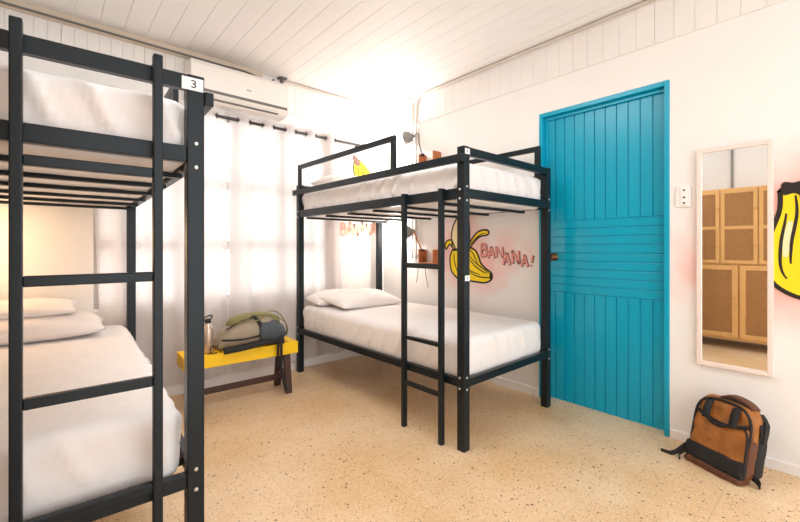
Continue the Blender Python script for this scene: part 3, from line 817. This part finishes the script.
reading_lamp('grey reading lamp clamped to the shelf above the upper bunk', (2.66, 2.76, 1.998),
             [(0, .05, .215), (.0, .035, .17), (.0, .03, .10), (0, .0, .03), (0, -.005, .002)], (-.03, .150, .195), (-.35, .9, -.1), M['lampgrey'], True, [])
reading_lamp('grey reading lamp with tan arm clamped to the lower bunk shelf', (2.66, 2.76, 1.09),
             [(0, .09, .15), (0, .02, .03), (0, -.005, .002)], (-.03, .155, .175), (-.45, .9, -.1), M['blockwood'], True,
             [[(.0, .03, -.01), (.01, .07, -.10), (.015, .06, -.19), (.03, .10, -.32)], [(.0, -.005, -.01), (.02, -.02, -.12), (.02, -.04, -.24), (.03, -.06, -.36)]])
reading_lamp('reading lamp lighting the left wall over the lower left bunk', (XL + .03, 3.0, 1.15),
             [(.02, .02, .05), (.0, 0, .0)], (.12, .10, .06), (.6, .5, -.25), M['lampgrey'], True, [])

def conduit(label, pts, r, rz=None):
    m = MB(); m.tube(pts, r, n=10)
    return tag(m.build('conduit_pipe', M['pipe'], None, smooth=True), label, 'pipe', 'wall conduit pipes')
zc = ZC - .016
c1 = catmull([(1.56, YB - .024, zc), (2.0, YB - .024, zc), (2.4, YB - .024, zc), (2.66, YB - .026, zc), (XR - .026, YB - .06, zc), (XR - .024, YB - .2, zc), (XR - .024, 3.02, zc), (XR - .024, 2.945, zc - .03), (XR - .024, 2.925, zc - .11), (XR - .024, 2.925, 2.3), (XR - .022, 2.925, 1.6), (XR - .022, 2.925, 1.0)], 8)
conduit('thin pale pipe running round the back corner and down to the lamps', c1, .011)
c2 = catmull([(XR - .024, 2.872, 1.0), (XR - .024, 2.872, 1.6), (XR - .024, 2.872, 2.3), (XR - .024, 2.865, zc - .11), (XR - .024, 2.835, zc - .03), (XR - .024, 2.76, zc), (XR - .024, 2.4, zc), (XR - .024, 1.6, zc), (XR - .024, .5, zc), (XR - .024, -1.0, zc)], 8)
conduit('pale pipe running along the right wall under the ceiling', c2, .011)

m = MB(); m.tube([(XL + .014, .97, 1.5), (XL + .014, .97, 2.0), (XL + .014, .97, ZC - .002)], .011, n=10)
tag(m.build('conduit_pipe', M['lampgrey'], None, smooth=True), 'grey upright pipe on the left wall above the wardrobe, seen in the mirror', 'pipe', 'wall conduit pipes')

# ------------------------------------------------------------------ air conditioner
ac = thing('air_conditioner', 'white split air conditioner unit on the wall above the curtains', 'air conditioner', (.765, YB - .011, 2.225))
AW, AH, AD = .76, .272, .20
mb = MB()
prof = [(0, 0), (-.12, .0), (-.17, .014), (-.19, .036), (-.20, .05), (-.20, AH - .03), (-.185, AH), (0, AH)]
mb.rings([[(x_, p[0], p[1]) for p in prof] for x_ in (0, AW)])
mb.build('casing', M['ac'], ac, bevel=.006)
MB().box((.012, -.2025, .046), (AW - .02, -.19, .066)).build('dark_strip', M['acdark'], ac)
MB().box((.03, -.176, .006), (AW - .09, -.15, .012)).build('louvre', M['acdark'], ac)
MB().box((.40, -.2025, .128), (.437, -.199, .134)).build('badge', M['acdark'], ac)
dc = MB(); dc.box((-.45, YB - .05, ZC - .058), (1.36, YB - .0095, ZC))
dco = tag(dc.build('cable_duct', M['duct'], None, bevel=.003), 'cream cable duct under the ceiling above the air conditioner', 'duct')
m = MB(); m.tube(catmull([(-.45, YB - .075, 2.556), (.5, YB - .075, 2.556), (1.0, YB - .075, 2.556), (1.20, YB - .085, 2.554), (1.30, YB - .115, 2.522), (1.39, YB - .135, 2.512), (1.42, YB - .14, 2.535)], 6), .008)
tag(m.build('drain_pipe', M['acdark'], None, smooth=True), 'thin dark pipe under the cream duct, bending down to the air conditioner', 'pipe')
m = MB(); m.box((1.53, YB - .05, 2.50), (1.545, YB - .011, ZC)); m.box((1.50, YB - .08, ZC - .012), (1.57, YB - .011, ZC - .002))
tag(m.build('wall_bracket', M['acdark'], None, bevel=.002), 'small dark bracket at the right end of the air conditioner', 'bracket')

# ------------------------------------------------------------------ curtains and rod
YR = 3.370; ZR = 2.158
rod = thing('curtain_rod', 'dark curtain rod across the top of the window', 'curtain rod', (0, YR, ZR))
m = MB(); m.tube([(.15, 0, 0), (1.2, 0, 0), (2.42, 0, 0)], .0125, n=12); m.build('pole', M['rod'], rod, smooth=True)
for x in (.15, 2.42):
    m = MB(); m.lathe([(.013, -.02), (.019, -.018), (.021, 0), (.014, .02)], (x, 0, 0), (1, 0, 0), n=14); m.build('finial', M['rod'], rod, smooth=True)
for x in (.17, 1.085, 2.36):
    m = MB(); m.tube([(x, 0, -.004), (x, .02, -.012), (x, YB - YR, -.012)], .006); m.lathe([(.02, 0), (.02, .006)], (x, YB - YR, -.012), (0, -1, 0), n=12); m.build('bracket', M['rod'], rod, smooth=True)
def curtain(label, x0, x1, phase, lam, lean0, lean1, seed, zb=.085):
    t = thing('curtain', label, 'curtain', (x0, YR, 0), 0, 'sheer white curtains')
    nx, nz = int((x1 - x0) / .0075), 64; W = x1 - x0; rows = []
    ztop = ZR + .048
    for k in range(nz + 1):
        f = k / nz; z = ztop + (zb - ztop) * f; row = []
        for i in range(nx + 1):
            u = i / nx; xx = u * W
            ph = 2 * PI * (xx / lam) + phase + 1.3 * f * noise.noise(Vector((xx * 2.5 + seed, f * 1.5, 0)))
            amp = .026 * (1 - .35 * f)
            yv = math.sin(ph) * amp + .012 * f * noise.noise(Vector((xx * 9 + seed, f * 2, 3))) + .006 * f * math.sin(ph * 2.1 + seed)
            yv = max(min(yv, .02), -.032)
            xo = xx + f * (lean0 * (1 - u) + lean1 * u)
            row.append((xo, yv, z))
        rows.append(row)
    m = MB(); m.rings(rows, cap=False, closed=False)
    fab = m.build('fabric', M['curtain'], t, smooth=True)
    # grommets where the rod passes through the cloth
    n0 = math.ceil(phase / PI)
    kx = n0
    while True:
        xx = (kx * PI - phase) / (2 * PI) * lam
        if xx > W - .01: break
        if xx > .01:
            mm = MB(); ring = []
            for a in range(16):
                an = 2 * PI * a / 16
                ring.append((xx, math.cos(an) * .021, ZR + math.sin(an) * .021))
            mm.tube(ring + [ring[0]], .0035, n=6)
            mm.build('grommet', M['rod'], t, smooth=True)
        kx += 1
    return t
curtain('left sheer white curtain panel hanging behind the left bunk bed', .19, 1.078, .6, .205, .08, .0, 1)
curtain('right sheer white curtain panel hanging behind the yellow bench', 1.089, 2.10, 1.2, .205, .0, .09, 6)

# ------------------------------------------------------------------ wardrobe (seen in the mirror)
WFX = -.13
wd = thing('wardrobe', 'light wooden wardrobe with rattan doors, reflected in the mirror', 'wardrobe', (WFX, .30, 0))
WY, WH = 1.0, 1.755
mb = MB(); mb.box((XL + .02 - WFX, 0, .10), (-.022, WY, WH))
mb.build('carcass', M['pine'], wd, bevel=.003)
for y0 in (.02, WY - .06):
    for x0 in (-.47, -.07):
        MB().box((x0, y0, 0), (x0 + .04, y0 + .04, .10)).build('leg', M['darkwood'], wd)
def wdoor(y0, y1, z0, z1, split, knob_right, nm_='door'):
    s = .036 if split else .05
    m = MB(); m.box((-.02, y0, z0), (0, y0 + s, z1)); m.box((-.02, y1 - s, z0), (0, y1, z1))
    zs = [z0, z1] if split is None else [z0, split, z1]
    m.box((-.02, y0 + s, z0), (0, y1 - s, z0 + s)); m.box((-.02, y0 + s, z1 - s), (0, y1 - s, z1))
    if split: m.box((-.02, y0 + s, split - s / 2), (0, y1 - s, split + s / 2))
    d = m.build(nm_, M['pine'], wd, bevel=.002)
    MB().box((-.018, y0 + s - .002, z0 + s - .002), (-.007, y1 - s + .002, z1 - s + .002)).build('rattan_panel', M['rattan'], d)
    ky = y0 + s / 2
    for kz in ((z0 + z1) / 2 + .05,) if not split else ((split + z1) / 2, (z0 + split) / 2):
        m = MB(); m.lathe([(.006, 0), (.006, .012), (.012, .018), (.011, .026)], (0, ky, kz), (1, 0, 0), n=12); m.build('knob', M['pine'], d, smooth=True)
ys = [.03, .375, .695, .985]
for i in range(3):
    wdoor(ys[i] + .004, ys[i + 1] - .004, .935, 1.735, 1.325, i != 2)
for a_, b_, kr in ((.10, .53, True), (.538, .968, True)):
    wdoor(a_ + .004, b_ - .004, .13, .915, None, kr)

# ------------------------------------------------------------------ light
w = bpy.data.worlds.new('sky'); SC.world = w; w.use_nodes = True
bg = w.node_tree.nodes['Background']; bg.inputs['Color'].default_value = (.93, .97, 1.0, 1); bg.inputs['Strength'].default_value = WORLD = 2.7
def area(name, loc, rot, sx, sy, power, col=(1, 1, 1)):
    l = bpy.data.lights.new(name, 'AREA'); l.shape = 'RECTANGLE'; l.size = sx; l.size_y = sy; l.energy = power; l.color = col
    o = bpy.data.objects.new(name, l); COL.objects.link(o); o.location = loc; o.rotation_euler = rot; return o
area('daylight_window', ((WX0 + WX1) / 2, YB + .30, (WZ0 + WZ1) / 2 + .05), (math.radians(-90), 0, 0), 2.2, 1.9, 5, (1, .985, .98))
cl = bpy.data.lights.new('overhead_fill', 'AREA'); cl.shape = 'DISK'; cl.size = .9; cl.energy = 20; cl.color = (.96, .98, 1)  # added fill without a fixture, brightens the floor and bench
clo = bpy.data.objects.new('overhead_fill', cl); COL.objects.link(clo); clo.location = (1.0, 1.65, 2.58)
def point(name, loc, power, col, r=.03):
    l = bpy.data.lights.new(name, 'POINT'); l.energy = power; l.color = col; l.shadow_soft_size = r
    o = bpy.data.objects.new(name, l); COL.objects.link(o); o.location = loc; return o
point('upper_lamp_light', (2.58, 3.05, 2.185), 14, (1, .96, .92))
point('lower_lamp_light', (2.58, 3.05, 1.25), 9, (1, .94, .88))
point('left_lamp_light', (-.40, 3.12, 1.17), 6.5, (1, .66, .36))

# ------------------------------------------------------------------ camera
cd = bpy.data.cameras.new('camera'); cd.lens = 18; cd.sensor_width = 36; cd.sensor_fit = 'HORIZONTAL'; cd.clip_start = .02
cd.shift_x = -5 / 800; cd.shift_y = -14 / 800
co = bpy.data.objects.new('camera', cd); COL.objects.link(co)
co.location = (0, 0, 1.115); co.rotation_euler = (math.radians(90), 0, math.radians(-41.6))
SC.camera = co
vs = SC.view_settings
SC.display_settings.display_device = 'sRGB'
vs.view_transform = 'Standard'; vs.look = 'None'; vs.exposure = .14; vs.gamma = 1; vs.use_curve_mapping = False
